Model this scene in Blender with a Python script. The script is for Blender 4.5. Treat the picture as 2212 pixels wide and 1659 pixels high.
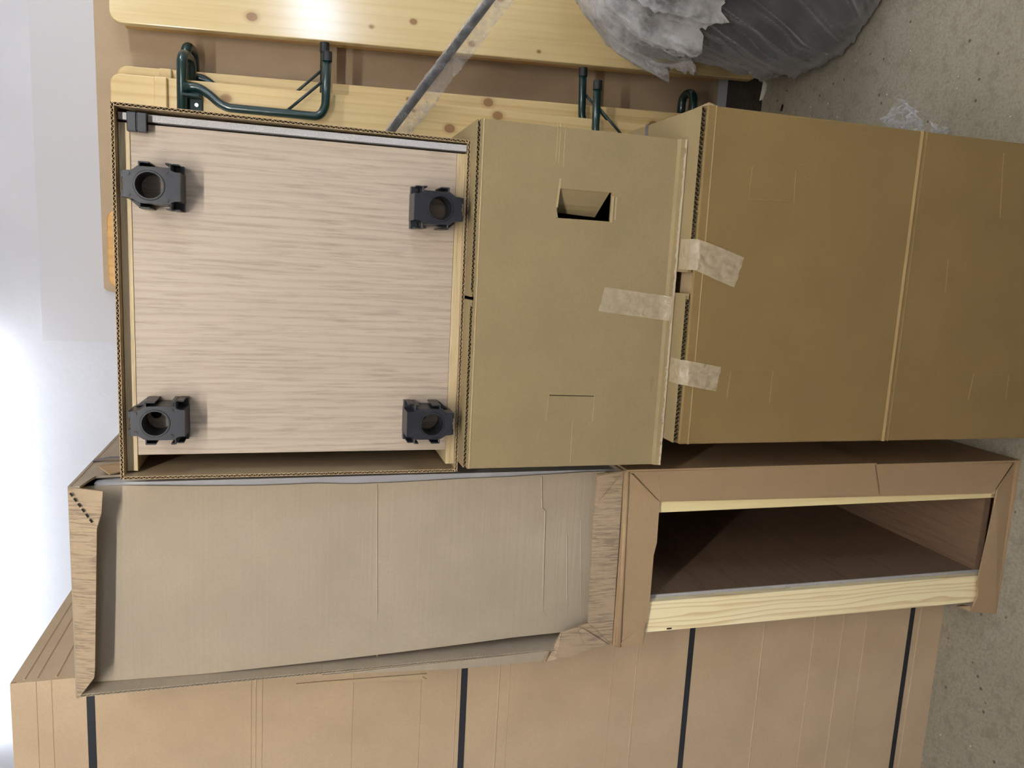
import bpy, bmesh, math, random
from mathutils import Vector as V, Matrix, noise

scn = bpy.context.scene
for o in list(bpy.data.objects):
    bpy.data.objects.remove(o)
COL = scn.collection
random.seed(7)

# ------------------------------------------------------------------ camera
# the phone was held upright, so the stored picture lies on its side: world "up" is picture left
F_PX, PITCH, ROLL, YAW, CAM_H = 1643.74, 0.28239, 0.00683, 0.16176, 1.68
cy, sy, cp, sp = math.cos(YAW), math.sin(YAW), math.cos(PITCH), math.sin(PITCH)
FWD = V((-sy*cp, cy*cp, -sp)); _r = V((cy, sy, 0)); _u = _r.cross(FWD)
RT = math.cos(ROLL)*_r + math.sin(ROLL)*_u
UP = -math.sin(ROLL)*_r + math.cos(ROLL)*_u
CPOS = V((0, 0, CAM_H))
cam = bpy.data.cameras.new('camera'); camo = bpy.data.objects.new('camera', cam); COL.objects.link(camo)
cam.sensor_width = 36; cam.lens = 36*F_PX/2212; cam.clip_start = 0.05
m = Matrix.Identity(4)
for i, a in enumerate((-UP, RT, -FWD)):
    for k in range(3): m[k][i] = a[k]
m.translation = CPOS
camo.matrix_world = m
scn.camera = camo

# ------------------------------------------------------------------ world, exposure
w = bpy.data.worlds.new('world'); scn.world = w; w.use_nodes = True
bg = w.node_tree.nodes['Background']; bg.inputs[0].default_value = (0.62, 0.76, 1.0, 1); bg.inputs[1].default_value = 30.0
vs = scn.view_settings
vs.view_transform = 'Standard'; vs.look = 'None'; vs.gamma = 1; vs.use_curve_mapping = False; vs.exposure = 0.28
LAMP_FRONT = 205.0     # glow of the ceiling tube in front of the stack
LAMP_FILL = 150.0      # glow of an unseen tube added to brighten table and tall carton
LAMP_WALL = 17.0       # glow of the ceiling tube close to the far wall

# ------------------------------------------------------------------ pixel rays (2212 x 1659 frame)
def ray(ix, iy):
    return FWD*F_PX + RT*((1659-iy)-829.5) - UP*(ix-1106)
def P(ix, iy, y):
    r = ray(ix, iy); return CPOS + r*(y/r.y)
def PX(ix, iy, x):
    r = ray(ix, iy); return CPOS + r*(x/r.x)
def PZ(ix, iy, z):
    r = ray(ix, iy); return CPOS + r*((z-CPOS.z)/r.z)
def PN(ix, iy, p0, n):
    r = ray(ix, iy); return CPOS + r*((p0-CPOS).dot(n)/r.dot(n))

# ------------------------------------------------------------------ materials
def s2l(c):
    return tuple(((x/255)/12.92 if x/255 <= .04045 else ((x/255+.055)/1.055)**2.4) for x in c) + (1,)
class NT:
    def __init__(s, name):
        s.m = bpy.data.materials.new(name); s.m.use_nodes = True
        s.t = s.m.node_tree; s.b = s.t.nodes['Principled BSDF']; s.out = s.t.nodes['Material Output']
        s.co = None
    def n(s, typ, **kw):
        x = s.t.nodes.new(typ)
        for k, v in kw.items():
            if k.startswith('_'): setattr(x, k[1:], v)
            else: x.inputs[k.replace('_', ' ')].default_value = v
        return x
    def l(s, a, b): s.t.links.new(a, b)
    def coord(s, scale=(1, 1, 1), rot=(0, 0, 0), loc=(0, 0, 0)):
        if not s.co: s.co = s.n('ShaderNodeTexCoord')
        mp = s.n('ShaderNodeMapping'); mp.inputs['Scale'].default_value = scale
        mp.inputs['Rotation'].default_value = rot; mp.inputs['Location'].default_value = loc
        s.l(s.co.outputs['Object'], mp.inputs[0]); return mp.outputs[0]
    def noise(s, vec, scale, detail=4, rough=.6, dist=0):
        x = s.n('ShaderNodeTexNoise', Scale=scale, Detail=detail, Roughness=rough, Distortion=dist); s.l(vec, x.inputs['Vector']); return x.outputs['Fac']
    def ramp(s, fac, stops):
        r = s.n('ShaderNodeValToRGB'); el = r.color_ramp.elements
        while len(el) < len(stops): el.new(.5)
        for e, (p, c) in zip(el, stops):
            e.position = p; e.color = c if len(c) == 4 else tuple(c)+(1,)
        s.l(fac, r.inputs[0]); return r.outputs[0]
    def mix(s, fac, a, b, mode='MIX'):
        x = s.n('ShaderNodeMix', _data_type='RGBA', _blend_type=mode)
        for i, v in ((0, fac), (6, a), (7, b)):
            if hasattr(v, 'links') or hasattr(v, 'is_linked'): s.l(v, x.inputs[i])
            else: x.inputs[i].default_value = v
        return x.outputs[2]
    def bump(s, h, strength=.2, dist=.002, prev=None):
        x = s.n('ShaderNodeBump', Strength=strength, Distance=dist); s.l(h, x.inputs['Height'])
        if prev is not None: s.l(prev, x.inputs['Normal'])
        return x.outputs[0]
    def fin(s, col=None, rough=.6, nrm=None, **kw):
        if col is not None:
            if hasattr(col, 'links'): s.l(col, s.b.inputs['Base Color'])
            else: s.b.inputs['Base Color'].default_value = col
        s.b.inputs['Roughness'].default_value = rough
        if nrm is not None: s.l(nrm, s.b.inputs['Normal'])
        for k, v in kw.items(): s.b.inputs[k.replace('_', ' ')].default_value = v
        return s.m
def plain(name, c, rough=.6, **kw):
    return NT(name).fin(s2l(c), rough, **kw)
def g(x): return (x, x, x, 1)

def cardboard(name, c, flute=(0, 0, 1), flute_amt=.06, grime=.0, gaxis=(60, 60, 3)):
    """kraft board: faint fibre mottling, faint flute lines across the axis `flute`"""
    t = NT(name); base = s2l(c)
    v = t.coord()
    a = t.noise(v, 9, 3, .55); b = t.noise(v, 220, 3, .7)
    col = t.mix(t.ramp(a, [(.3, g(0)), (.7, g(1))]), tuple(x*.93 for x in base[:3])+(1,), tuple(min(1, x*1.05) for x in base[:3])+(1,))
    col = t.mix(t.ramp(b, [(.35, g(0)), (.65, g(.35))]), col, tuple(x*.80 for x in base[:3])+(1,))
    if grime > 0:
        gz = t.noise(t.coord(gaxis), 1.6, 6, .7, .4); gm = t.noise(v, 14, 2, .5)
        k = t.n('ShaderNodeMath', _operation='MULTIPLY')
        t.l(t.ramp(gz, [(.47, g(0)), (.57, g(1))]), k.inputs[0]); t.l(t.ramp(gm, [(.34, g(0)), (.52, g(grime))]), k.inputs[1])
        col = t.mix(k.outputs[0], col, s2l((88, 78, 72)))
    fl = t.noise(t.coord(tuple(150 if f else 1.5 for f in flute)), 1.0, 2, .5)
    n1 = t.bump(fl, flute_amt*4, .0006); n2 = t.bump(b, .12, .0006, n1)
    return t.fin(col, .82, n2, Specular_IOR_Level=.25)

def wood(name, c1, c2, axis='z', fine=90., streak=.5, rough=.5, ring=0., knots=0., seed=0., coat=0., rmix=.55, rdist=3.2, along=.035, spots=()):
    """grain runs along `axis`"""
    t = NT(name); ax = 'xyz'.index(axis)
    def sc(a, b): return tuple(b if i == ax else a for i in range(3))
    wob = t.noise(t.coord(sc(6, 1.2), loc=(seed, seed*.7, seed*1.3)), 1, 2, .5)
    vv = t.coord(sc(1, along), loc=(seed, seed, seed))
    add = t.n('ShaderNodeVectorMath', _operation='MULTIPLY_ADD')
    t.l(wob, add.inputs[0]); add.inputs[1].default_value = sc(.035, 0); t.l(vv, add.inputs[2])
    f1 = t.noise(add.outputs[0], fine, 4, .65); f2 = t.noise(add.outputs[0], fine*.28, 3, .6)
    A, B = s2l(c1), s2l(c2)
    col = t.mix(t.ramp(f2, [(.3, g(0)), (.7, g(1))]), A, tuple(x*.8+y*.2 for x, y in zip(A, B)))
    col = t.mix(t.ramp(f1, [(.50, g(0)), (.68, g(streak))]), col, B)
    if ring:
        wv = t.n('ShaderNodeTexWave', Scale=ring, Distortion=rdist, Detail=2.0, Detail_Scale=1.2); wv.wave_profile = 'SAW'
        wv.bands_direction = 'X' if ax != 0 else 'Y'
        t.l(t.coord(sc(1, .10), loc=(seed, 0, seed)), wv.inputs['Vector'])
        col = t.mix(t.ramp(wv.outputs['Fac'], [(.55, g(0)), (.93, g(rmix)), (1, g(.1))]), col, B)
    if knots:
        vo = t.n('ShaderNodeTexVoronoi', Scale=knots, Randomness=1.0); t.l(t.coord(sc(1, .55), loc=(seed*3, seed, seed*2)), vo.inputs['Vector'])
        k = t.ramp(vo.outputs['Distance'], [(.0, g(.95)), (.075, g(.7)), (.10, g(.25)), (.16, g(0))])
        col = t.mix(k, col, s2l((150, 98, 48)))
    for (kx, kz, kr) in spots:          # single knots, grain axis z, board plane x-z
        d = t.n('ShaderNodeVectorMath', _operation='DISTANCE'); t.l(t.coord((1, 0, .8)), d.inputs[0]); d.inputs[1].default_value = (kx, 0, kz*.8)
        k = t.ramp(d.outputs['Value'], [(0, g(.9)), (kr*.75, g(.8)), (kr, g(.95)), (kr*1.15, g(.30)), (kr*2.0, g(0))])
        col = t.mix(k, col, s2l((150, 104, 60)))
    nm = t.bump(f1, .12, .0004)
    return t.fin(col, rough, nm, Coat_Weight=coat, Coat_Roughness=.16)

M = {}
KN_BENCH = ((-.045, 1.885, .011), (-.10, 1.75, .006), (-.02, 1.02, .013), (-.075, 1.18, .012), (-.03, 1.30, .004), (-.09, .62, .011), (-.05, .40, .012), (-.15, 1.45, .012))
KN_TABLE = ((.055, 1.82, .013), (.06, 1.44, .006), (.035, 1.10, .008), (.09, 1.30, .008), (.03, .86, .005), (.20, 1.0, .012), (.30, 1.6, .012))
M['card_box'] = cardboard('kraft_board_ochre', (140, 123, 90), flute=(0, 0, 1), flute_amt=.02)
M['card_low'] = cardboard('kraft_board_olive_brown', (124, 102, 64), flute=(0, 0, 1), flute_amt=.02)
M['card_in'] = cardboard('kraft_board_inside', (166, 144, 112))
M['card_pale'] = cardboard('kraft_board_pale', (164, 150, 130), flute=(0, 0, 1), flute_amt=.18)
M['card_tall'] = cardboard('kraft_board_pinkish', (190, 166, 136), flute=(0, 0, 1), flute_amt=.07)
M['card_lip'] = cardboard('kraft_board_scuffed', (166, 145, 118), flute=(1, 0, 0), flute_amt=.08, grime=.55, gaxis=(160, 8, 12))
M['card_frame'] = cardboard('kraft_board_frame', (164, 138, 106), flute=(1, 0, 0), flute_amt=.03)
M['crease'] = cardboard('kraft_board_crease', (168, 149, 114), flute_amt=.0)
M['crease_low'] = cardboard('kraft_board_crease_olive', (146, 122, 82), flute_amt=.0)
M['tear'] = cardboard('torn_paper', (184, 170, 144), flute_amt=.0)
M['fibre'] = cardboard('brown_fibreboard', (196, 172, 142), flute_amt=.0)
M['oak'] = wood('oak_laminate', (178, 162, 144), (134, 118, 102), 'z', 230, .55, .55, seed=1.3, ring=24, rmix=.30, rdist=5., along=.05)
M['oak_edge'] = wood('oak_edge_band', (190, 170, 132), (146, 124, 86), 'x', 260, .7, .5, seed=4.1)
M['oak_in'] = wood('brown_laminate_inside', (122, 97, 74), (88, 68, 52), 'y', 130, .6, .6, seed=2.2)
M['pine'] = wood('pine_varnished', (236, 210, 152), (206, 162, 96), 'z', 40, .35, .38, ring=10, rmix=.35, seed=.4, coat=.15, spots=KN_BENCH)
M['pine_table'] = wood('pine_varnished_pale', (240, 216, 160), (214, 180, 118), 'z', 60, .3, .20, ring=9, rmix=.22, seed=2.9, coat=.6, spots=KN_TABLE)
M['pine_edge'] = wood('pine_edge', (214, 170, 96), (150, 98, 42), 'z', 60, .5, .35, knots=9, seed=6.2, coat=.3)
M['pine_orange'] = wood('pine_orange', (226, 170, 84), (196, 134, 52), 'z', 40, .35, .3, ring=10, seed=8., coat=.5)
M['pine_raw'] = wood('pine_raw', (252, 238, 194), (206, 168, 104), 'z', 60, .2, .6, ring=24, rmix=.6, rdist=11., seed=5.5)
M['pine_raw2'] = wood('pine_raw_lath', (236, 220, 166), (204, 172, 112), 'z', 50, .3, .6, knots=3.3, seed=1.7)
M['black_plastic'] = plain('black_plastic', (27, 29, 36), .36)
M['black_strap'] = plain('black_strap', (30, 32, 38), .5)
M['grey_strap'] = plain('grey_strap', (92, 84, 92), .5)
M['green_steel'] = plain('green_steel', (12, 48, 46), .28, Coat_Weight=.5, Coat_Roughness=.08)
M['green_plate'] = plain('green_steel_plate', (12, 48, 46), .6)
M['dark_steel'] = plain('dark_steel', (44, 58, 58), .35)
M['rubber'] = plain('black_rubber', (32, 34, 36), .55)
M['screw'] = plain('zinc_screw', (190, 190, 190), .3, Metallic=.9)
M['hole'] = plain('dark_drill_hole', (12, 11, 10), .9)
M['dark_bundle'] = plain('dark_rubber_bundle', (26, 28, 32), .6)
M['white_chip'] = plain('white_chip', (226, 224, 212), .7)
M['lamp_body'] = plain('lamp_white_enamel', (232, 232, 230), .4)
M['teal_tape'] = plain('teal_strip', (70, 120, 112), .5)

t = NT('grey_speckled_laminate'); b = t.noise(t.coord(), 420, 3, .7); a = t.noise(t.coord((1, 1, .25)), 60, 3, .6)
M['grey'] = t.fin(t.mix(t.ramp(b, [(.35, g(0)), (.65, g(1))]), s2l((156, 153, 154)), s2l((184, 182, 183))), .5)
M['grey_side'] = plain('grey_panel', (168, 168, 172), .45)

t = NT('white_plaster'); a = t.noise(t.coord(), 2.2, 5, .6); b = t.noise(t.coord(), 55, 5, .65)
M['plaster'] = t.fin(t.mix(t.ramp(a, [(.35, g(0)), (.7, g(1))]), s2l((212, 212, 216)), s2l((222, 222, 227))), .75, t.bump(b, .25, .003, t.bump(a, .3, .02)))
M['white_sheet'] = plain('white_sheet', (214, 212, 214), .65)
M['ceiling'] = plain('ceiling_white', (226, 224, 220), .9)

t = NT('concrete'); v = t.coord()
a = t.noise(v, 1.8, 5, .6); b = t.noise(v, 130, 5, .75); c = t.noise(v, 26, 4, .65)
col = t.mix(t.ramp(a, [(.3, g(0)), (.7, g(1))]), s2l((144, 136, 118)), s2l((162, 153, 136)))
col = t.mix(t.ramp(b, [(.34, g(.5)), (.56, g(0))]), col, s2l((98, 90, 75)))
col = t.mix(t.ramp(c, [(.34, g(.5)), (.5, g(0))]), col, s2l((116, 108, 92)))
vo = t.n('ShaderNodeTexVoronoi', Scale=38.0); t.l(v, vo.inputs['Vector'])
vr = t.n('ShaderNodeSeparateColor'); t.l(vo.outputs['Color'], vr.inputs[0])
k = t.n('ShaderNodeMath', _operation='MULTIPLY'); t.l(t.ramp(vo.outputs['Distance'], [(.05, g(1)), (.10, g(0))]), k.inputs[0]); t.l(t.ramp(vr.outputs[0], [(.74, g(0)), (.76, g(1))]), k.inputs[1])
col = t.mix(k.outputs[0], col, s2l((226, 222, 208)))
k2 = t.n('ShaderNodeMath', _operation='MULTIPLY'); t.l(t.ramp(vo.outputs['Distance'], [(.10, g(.8)), (.2, g(0))]), k2.inputs[0]); t.l(t.ramp(vr.outputs[0], [(.14, g(1)), (.16, g(0))]), k2.inputs[1])
col = t.mix(k2.outputs[0], col, s2l((62, 52, 40)))
M['concrete'] = t.fin(col, .85, t.bump(b, .35, .003))
t = NT('shade_dark_concrete'); b = t.noise(t.coord(), 60, 4, .7)
M['shade_strip'] = t.fin(t.mix(t.ramp(b, [(.3, g(0)), (.7, g(1))]), s2l((44, 40, 32)), s2l((66, 60, 48))), .9, t.bump(b, .5, .003))  # floor concrete with the shade at the wall foot put into its colour

def film(name, white, lo, hi, scale=12, tint=(235, 236, 240)):
    """thin plastic film: part clear, part milky, with sharp highlights"""
    t = NT(name); v = t.coord()
    tr = t.n('ShaderNodeBsdfTransparent'); tr.inputs[0].default_value = (1, 1, 1, 1)
    t.b.inputs['Base Color'].default_value = s2l(tint); t.b.inputs['Roughness'].default_value = .16
    t.b.inputs['Specular IOR Level'].default_value = .8
    tl = t.n('ShaderNodeBsdfTranslucent'); tl.inputs[0].default_value = s2l(tint)
    m1 = t.n('ShaderNodeMixShader'); m1.inputs[0].default_value = .25; t.l(t.b.outputs[0], m1.inputs[1]); t.l(tl.outputs[0], m1.inputs[2])
    nz = t.noise(v, scale, 4, .6)
    fac = t.ramp(nz, [(.35, g(lo)), (.65, g(hi))])
    lw = t.n('ShaderNodeLayerWeight', Blend=.35)
    ad = t.n('ShaderNodeMath', _operation='MULTIPLY_ADD', _use_clamp=True); t.l(lw.outputs['Facing'], ad.inputs[0]); ad.inputs[1].default_value = white; t.l(fac, ad.inputs[2])
    mx = t.n('ShaderNodeMixShader'); t.l(ad.outputs[0], mx.inputs[0]); t.l(tr.outputs[0], mx.inputs[1]); t.l(m1.outputs[0], mx.inputs[2])
    nb = t.bump(t.noise(v, 46, 3, .6, 1.0), .5, .01); t.l(nb, t.b.inputs['Normal'])
    t.l(mx.outputs[0], t.out.inputs[0]); return t.m
M['film_clear'] = film('clear_film', .35, .05, .22, 9)
M['film_white'] = film('milky_film', .65, .16, .74, 10, (240, 239, 240))
M['film_wrap'] = film('tight_clear_film', 1.0, .01, .10, 9, (214, 214, 218))
M['film_sleeve'] = film('sleeve_film', .4, .05, .28, 40, (240, 240, 244))
M['film_scrap'] = film('scrap_film', .4, .12, .35, 22)
M['tape'] = film('masking_tape_paper', .15, .52, .66, 60, (214, 198, 168))
M['glass'] = film('window_glass', .2, .02, .04, 3)

def lampmat(name, col, e):
    t = NT(name); t.b.inputs['Emission Color'].default_value = col; t.b.inputs['Emission Strength'].default_value = e; return t.m
M['tube_front'] = lampmat('tube_glow_front', (1, .96, .90, 1), LAMP_FRONT)
M['tube_fill'] = lampmat('tube_glow_fill', (.93, .97, 1, 1), LAMP_FILL)
M['tube_wall'] = lampmat('tube_glow_wall', (.80, .89, 1, 1), LAMP_WALL)

# ------------------------------------------------------------------ mesh helpers
def ppd(bm, o, a, b, c):
    """parallelepiped from corner o with edge vectors a, b, c"""
    o, a, b, c = V(o), V(a), V(b), V(c)
    if a.cross(b).dot(c) < 0: a, b = b, a
    vs = [bm.verts.new(o+a*i+b*j+c*k) for k in (0, 1) for j in (0, 1) for i in (0, 1)]
    for f in ((0, 2, 3, 1), (4, 5, 7, 6), (0, 1, 5, 4), (2, 6, 7, 3), (0, 4, 6, 2), (1, 3, 7, 5)):
        bm.faces.new([vs[i] for i in f])
def box(bm, x0, x1, y0, y1, z0, z1):
    ppd(bm, (x0, y0, z0), (x1-x0, 0, 0), (0, y1-y0, 0), (0, 0, z1-z0))
def prism(bm, pts, n):
    """extrude a planar loop of 3D points by vector n"""
    pts = [V(p) for p in pts]; n = V(n)
    nn = sum(((pts[i]-pts[0]).cross(pts[i+1]-pts[0]) for i in range(1, len(pts)-1)), V())
    if nn.dot(n) > 0: pts = pts[::-1]
    a = [bm.verts.new(p) for p in pts]; b = [bm.verts.new(p+n) for p in pts]
    bm.faces.new(a); bm.faces.new(b[::-1])
    for i in range(len(a)):
        j = (i+1) % len(a); bm.faces.new([a[j], a[i], b[i], b[j]])
def fillet(pts, r, seg=6):
    pts = [V(p) for p in pts]; out = [pts[0]]
    for i in range(1, len(pts)-1):
        p, q, s = pts[i-1], pts[i], pts[i+1]
        d1, d2 = (p-q), (s-q); k = min(r, d1.length*.48, d2.length*.48)
        A, B = q+d1.normalized()*k, q+d2.normalized()*k
        for j in range(seg+1):
            u = j/seg; out.append(A*(1-u)**2+q*2*u*(1-u)+B*u*u)
    out.append(pts[-1]); return out
def tube(bm, pts, r, seg=12, cap=True):
    pts = [V(p) for p in pts]; rings = []; d0 = (pts[1]-pts[0]).normalized()
    nrm = d0.orthogonal().normalized()
    for i, p in enumerate(pts):
        d = ((pts[min(i+1, len(pts)-1)]-pts[max(i-1, 0)])).normalized()
        nrm = (nrm-d*nrm.dot(d)).normalized(); bn = d.cross(nrm)
        rr = r[i] if isinstance(r, (list, tuple)) else r
        rings.append([bm.verts.new(p+(nrm*math.cos(2*math.pi*k/seg)+bn*math.sin(2*math.pi*k/seg))*rr) for k in range(seg)])
    for a, b in zip(rings, rings[1:]):
        for k in range(seg):
            bm.faces.new([a[k], a[(k+1) % seg], b[(k+1) % seg], b[k]])
    if cap:
        bm.faces.new(rings[0][::-1]); bm.faces.new(rings[-1])
def wave(bm, p0, d, L, t, depth, period=.008):
    """fluting seen on a cut edge: a wavy paper band between the liners"""
    d = V(d).normalized(); t = V(t); depth = V(depth); n = max(8, int(L/period)*6); th = t.normalized()*.0009
    amp = (t.length*.5-.0011); mid = V(p0)+t*.5; rows = []
    for i in range(n+1):
        s = L*i/n; q = mid+d*s+t.normalized()*amp*math.sin(2*math.pi*s/period+.7*math.sin(s*9))
        rows.append([bm.verts.new(q-th*.5), bm.verts.new(q+th*.5), bm.verts.new(q+th*.5+depth), bm.verts.new(q-th*.5+depth)])
    for a, b in zip(rows, rows[1:]):
        for k in range(4): bm.faces.new([a[k], b[k], b[(k+1) % 4], a[(k+1) % 4]])
def sheet(bm, o, a, b, t, edges=''):
    """corrugated board with liners; edges: letters among A(start of a) a(end of a) B b that show fluting"""
    o, a, b, t = V(o), V(a), V(b), V(t); L = t.normalized()*.0009; d = .010
    if not edges: ppd(bm, o, a, b, t); return
    ppd(bm, o, a, b, L); ppd(bm, o+t-L, a, b, L)
    au, bu = a.normalized(), b.normalized(); o2, a2, b2 = o.copy(), a.copy(), b.copy()
    if 'A' in edges: wave(bm, o, b, b.length, t, au*d); o2 += au*d; a2 -= au*d
    if 'a' in edges: wave(bm, o+a, b, b.length, t, -au*d); a2 -= au*d
    if 'B' in edges: wave(bm, o, a, a.length, t, bu*d); o2 += bu*d; b2 -= bu*d
    if 'b' in edges: wave(bm, o+b, a, a.length, t, -bu*d); b2 -= bu*d
    ppd(bm, o2+L, a2, b2, t-2*L)
def ridge(bm, p0, p1, n, width=.005, h=.0012):
    p0, p1, n = V(p0), V(p1), V(n); s = (p1-p0).normalized().cross(n).normalized()*width*.5
    n = n.normalized(); prism(bm, [p0-s-n*.0005, p0+s-n*.0005, p0+n*h], p1-p0)
def grid(bm, fn, nu, nv, closed=False):
    g_ = [[bm.verts.new(fn(i/nu, j/nv)) for j in range(nv+1)] for i in range(nu if closed else nu+1)]
    for i in range(nu):
        for j in range(nv):
            bm.faces.new([g_[i][j], g_[(i+1) % len(g_)][j], g_[(i+1) % len(g_)][j+1], g_[i][j+1]])

def slab(bm, fn, nu, nv, t):
    """curved board of constant thickness t"""
    F = [[fn(i/nu, j/nv) for j in range(nv+1)] for i in range(nu+1)]
    A = [[bm.verts.new(p) for p in r] for r in F]; B = [[bm.verts.new(p+t) for p in r] for r in F]
    for i in range(nu):
        for j in range(nv):
            bm.faces.new([A[i][j], A[i][j+1], A[i+1][j+1], A[i+1][j]]); bm.faces.new([B[i][j], B[i+1][j], B[i+1][j+1], B[i][j+1]])
    for j in range(nv):
        bm.faces.new([A[0][j], B[0][j], B[0][j+1], A[0][j+1]]); bm.faces.new([A[nu][j], A[nu][j+1], B[nu][j+1], B[nu][j]])
    for i in range(nu):
        bm.faces.new([A[i][0], A[i+1][0], B[i+1][0], B[i][0]]); bm.faces.new([A[i][nv], B[i][nv], B[i+1][nv], A[i+1][nv]])
    bmesh.ops.recalc_face_normals(bm, faces=bm.faces[:])

def setp(o, label=None, cat=None, group=None, kind=None):
    if label: o['label'] = label
    if cat: o['category'] = cat
    if group: o['group'] = group
    if kind: o['kind'] = kind
    return o
def thing(name, label, cat, loc, group=None):
    o = bpy.data.objects.new(name, None); COL.objects.link(o); o.location = loc
    o.empty_display_size = .05; return setp(o, label, cat, group)
def wloc(o):
    p = V((0, 0, 0))
    while o: p += o.location; o = o.parent
    return p
def obj(name, fn, mat, parent=None, bevel=0., smooth=False, local=False, label=None, base=None, subsurf=0):
    bm = bmesh.new(); fn(bm)
    if not local:
        off = wloc(parent) if parent else (V(base) if base else V((0, 0, 0)))
        bmesh.ops.translate(bm, verts=bm.verts, vec=-off)
    if smooth:
        for f in bm.faces: f.smooth = True
    me = bpy.data.meshes.new(name); bm.to_mesh(me); bm.free()
    me.materials.append(M[mat] if isinstance(mat, str) else mat)
    o = bpy.data.objects.new(name, me); COL.objects.link(o)
    if parent: o.parent = parent
    elif base: o.location = base
    if bevel:
        md = o.modifiers.new('bevel', 'BEVEL'); md.width = bevel; md.segments = 2; md.limit_method = 'ANGLE'; md.angle_limit = .6
    if subsurf:
        md = o.modifiers.new('sub', 'SUBSURF'); md.levels = subsurf; md.render_levels = subsurf
    if label: o['label'] = label
    return o
def struct(name, fn, mat, **kw):
    o = obj(name, fn, mat, **kw); o['kind'] = 'structure'; return o

# ------------------------------------------------------------------ room
WALL_Y, CEIL, XL, XR, YB = 2.90, 2.78, -2.3, 2.6, -4.2
struct('floor', lambda b: box(b, XL-.1, XR+.1, YB-.1, 2.607, -.12, 0), 'concrete')
struct('floor_shade_strip', lambda b: box(b, XL-.1, XR+.1, 2.607, WALL_Y+.1, -.12, -.012), 'shade_strip')  # slightly lower floor strip, coloured dark for the shade behind the benches
struct('wall_far', lambda b: box(b, XL-.1, XR+.1, WALL_Y, WALL_Y+.12, -.012, CEIL), 'plaster')
struct('wall_left', lambda b: box(b, XL-.12, XL, YB, WALL_Y, 0, CEIL), 'plaster')
struct('wall_near', lambda b: box(b, XL-.1, XR+.1, YB-.12, YB, 0, CEIL), 'plaster')
struct('ceiling', lambda b: box(b, XL-.12, XR+.12, YB-.12, WALL_Y+.12, CEIL, CEIL+.1), 'ceiling')
WY0, WY1, WZ0, WZ1 = -1.45, -.30, 1.66, 2.08      # small high window in the right wall
def wallr(b):
    box(b, XR, XR+.12, YB, WY0, 0, CEIL); box(b, XR, XR+.12, WY1, WALL_Y, 0, CEIL)
    box(b, XR, XR+.12, WY0, WY1, 0, WZ0); box(b, XR, XR+.12, WY0, WY1, WZ1, CEIL)
struct('wall_right', wallr, 'plaster')
win = struct('window_1', lambda b: box(b, XR+.05, XR+.056, WY0, WY1, WZ0, WZ1), 'glass')
def winf(b):
    for (a0, a1, c0, c1) in ((WY0, WY1, WZ0, WZ0+.04), (WY0, WY1, WZ1-.04, WZ1), (WY0, WY0+.04, WZ0+.04, WZ1-.04), (WY1-.04, WY1, WZ0+.04, WZ1-.04)):
        box(b, XR+.03, XR+.075, a0, a1, c0, c1)
obj('window_frame', winf, 'lamp_body', win)
struct('trim_1', lambda b: box(b, XL, XR, WALL_Y-.018, WALL_Y, -.012, .03), 'plaster')

# ceiling tube lamps
def tube_lamp(x, y, L, glow, label):
    t = thing('tube_lamp', label, 'lamp', (x, y, CEIL), 'ceiling tube lamps')
    obj('housing', lambda b: box(b, x-L/2, x+L/2, y-.05, y+.05, CEIL-.05, CEIL), 'lamp_body', t, bevel=.006)
    obj('tube', lambda b: tube(b, [(x-L/2+.03, y, CEIL-.072), (x+L/2-.03, y, CEIL-.072)], .014, 12), glow, t, smooth=True)
    for s in (-1, 1): obj('end_cap', lambda b: box(b, x+s*(L/2-.015)-.015, x+s*(L/2-.015)+.015, y-.03, y+.03, CEIL-.09, CEIL-.05), 'lamp_body', t)
    return t
tube_lamp(-.1, -.30, 1.8, 'tube_front', 'white ceiling tube lamp in front of the carton stack')
tube_lamp(1.95, 1.45, .9, 'tube_fill', 'short fill tube added on the right to brighten the table and tall carton')  # added fill, lifts the table and the tall carton's right side
tube_lamp(-1.05, 2.79, 1.5, 'tube_wall', 'cool ceiling tube lamp above the tall strapped carton by the wall')

# sheets on the far wall
obj('white_wall_sheet', lambda b: box(b, -.335, 1.9, WALL_Y-.006, WALL_Y-.0005, .031, 2.487), 'white_sheet', base=(.78, WALL_Y, .031))
setp(bpy.data.objects['white_wall_sheet'], 'thin white sheet fixed flat on the wall above the brown board', 'wall sheet')
def fib(b):
    pts = [(-.140, .031), (1.9, .031), (1.9, 2.305), (-.150, 2.293), (-.158, 2.283), (-.164, 2.26), (-.150, 2.235), (-.146, 2.205), (-.138, 2.18)]
    prism(b, [(x, WALL_Y-.012, z) for x, z in pts], (0, -.006, 0))
setp(obj('brown_board', fib, 'fibre', base=(.85, WALL_Y-.012, .031)), 'large brown fibreboard sheet standing against the wall behind the benches', 'board')

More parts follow.
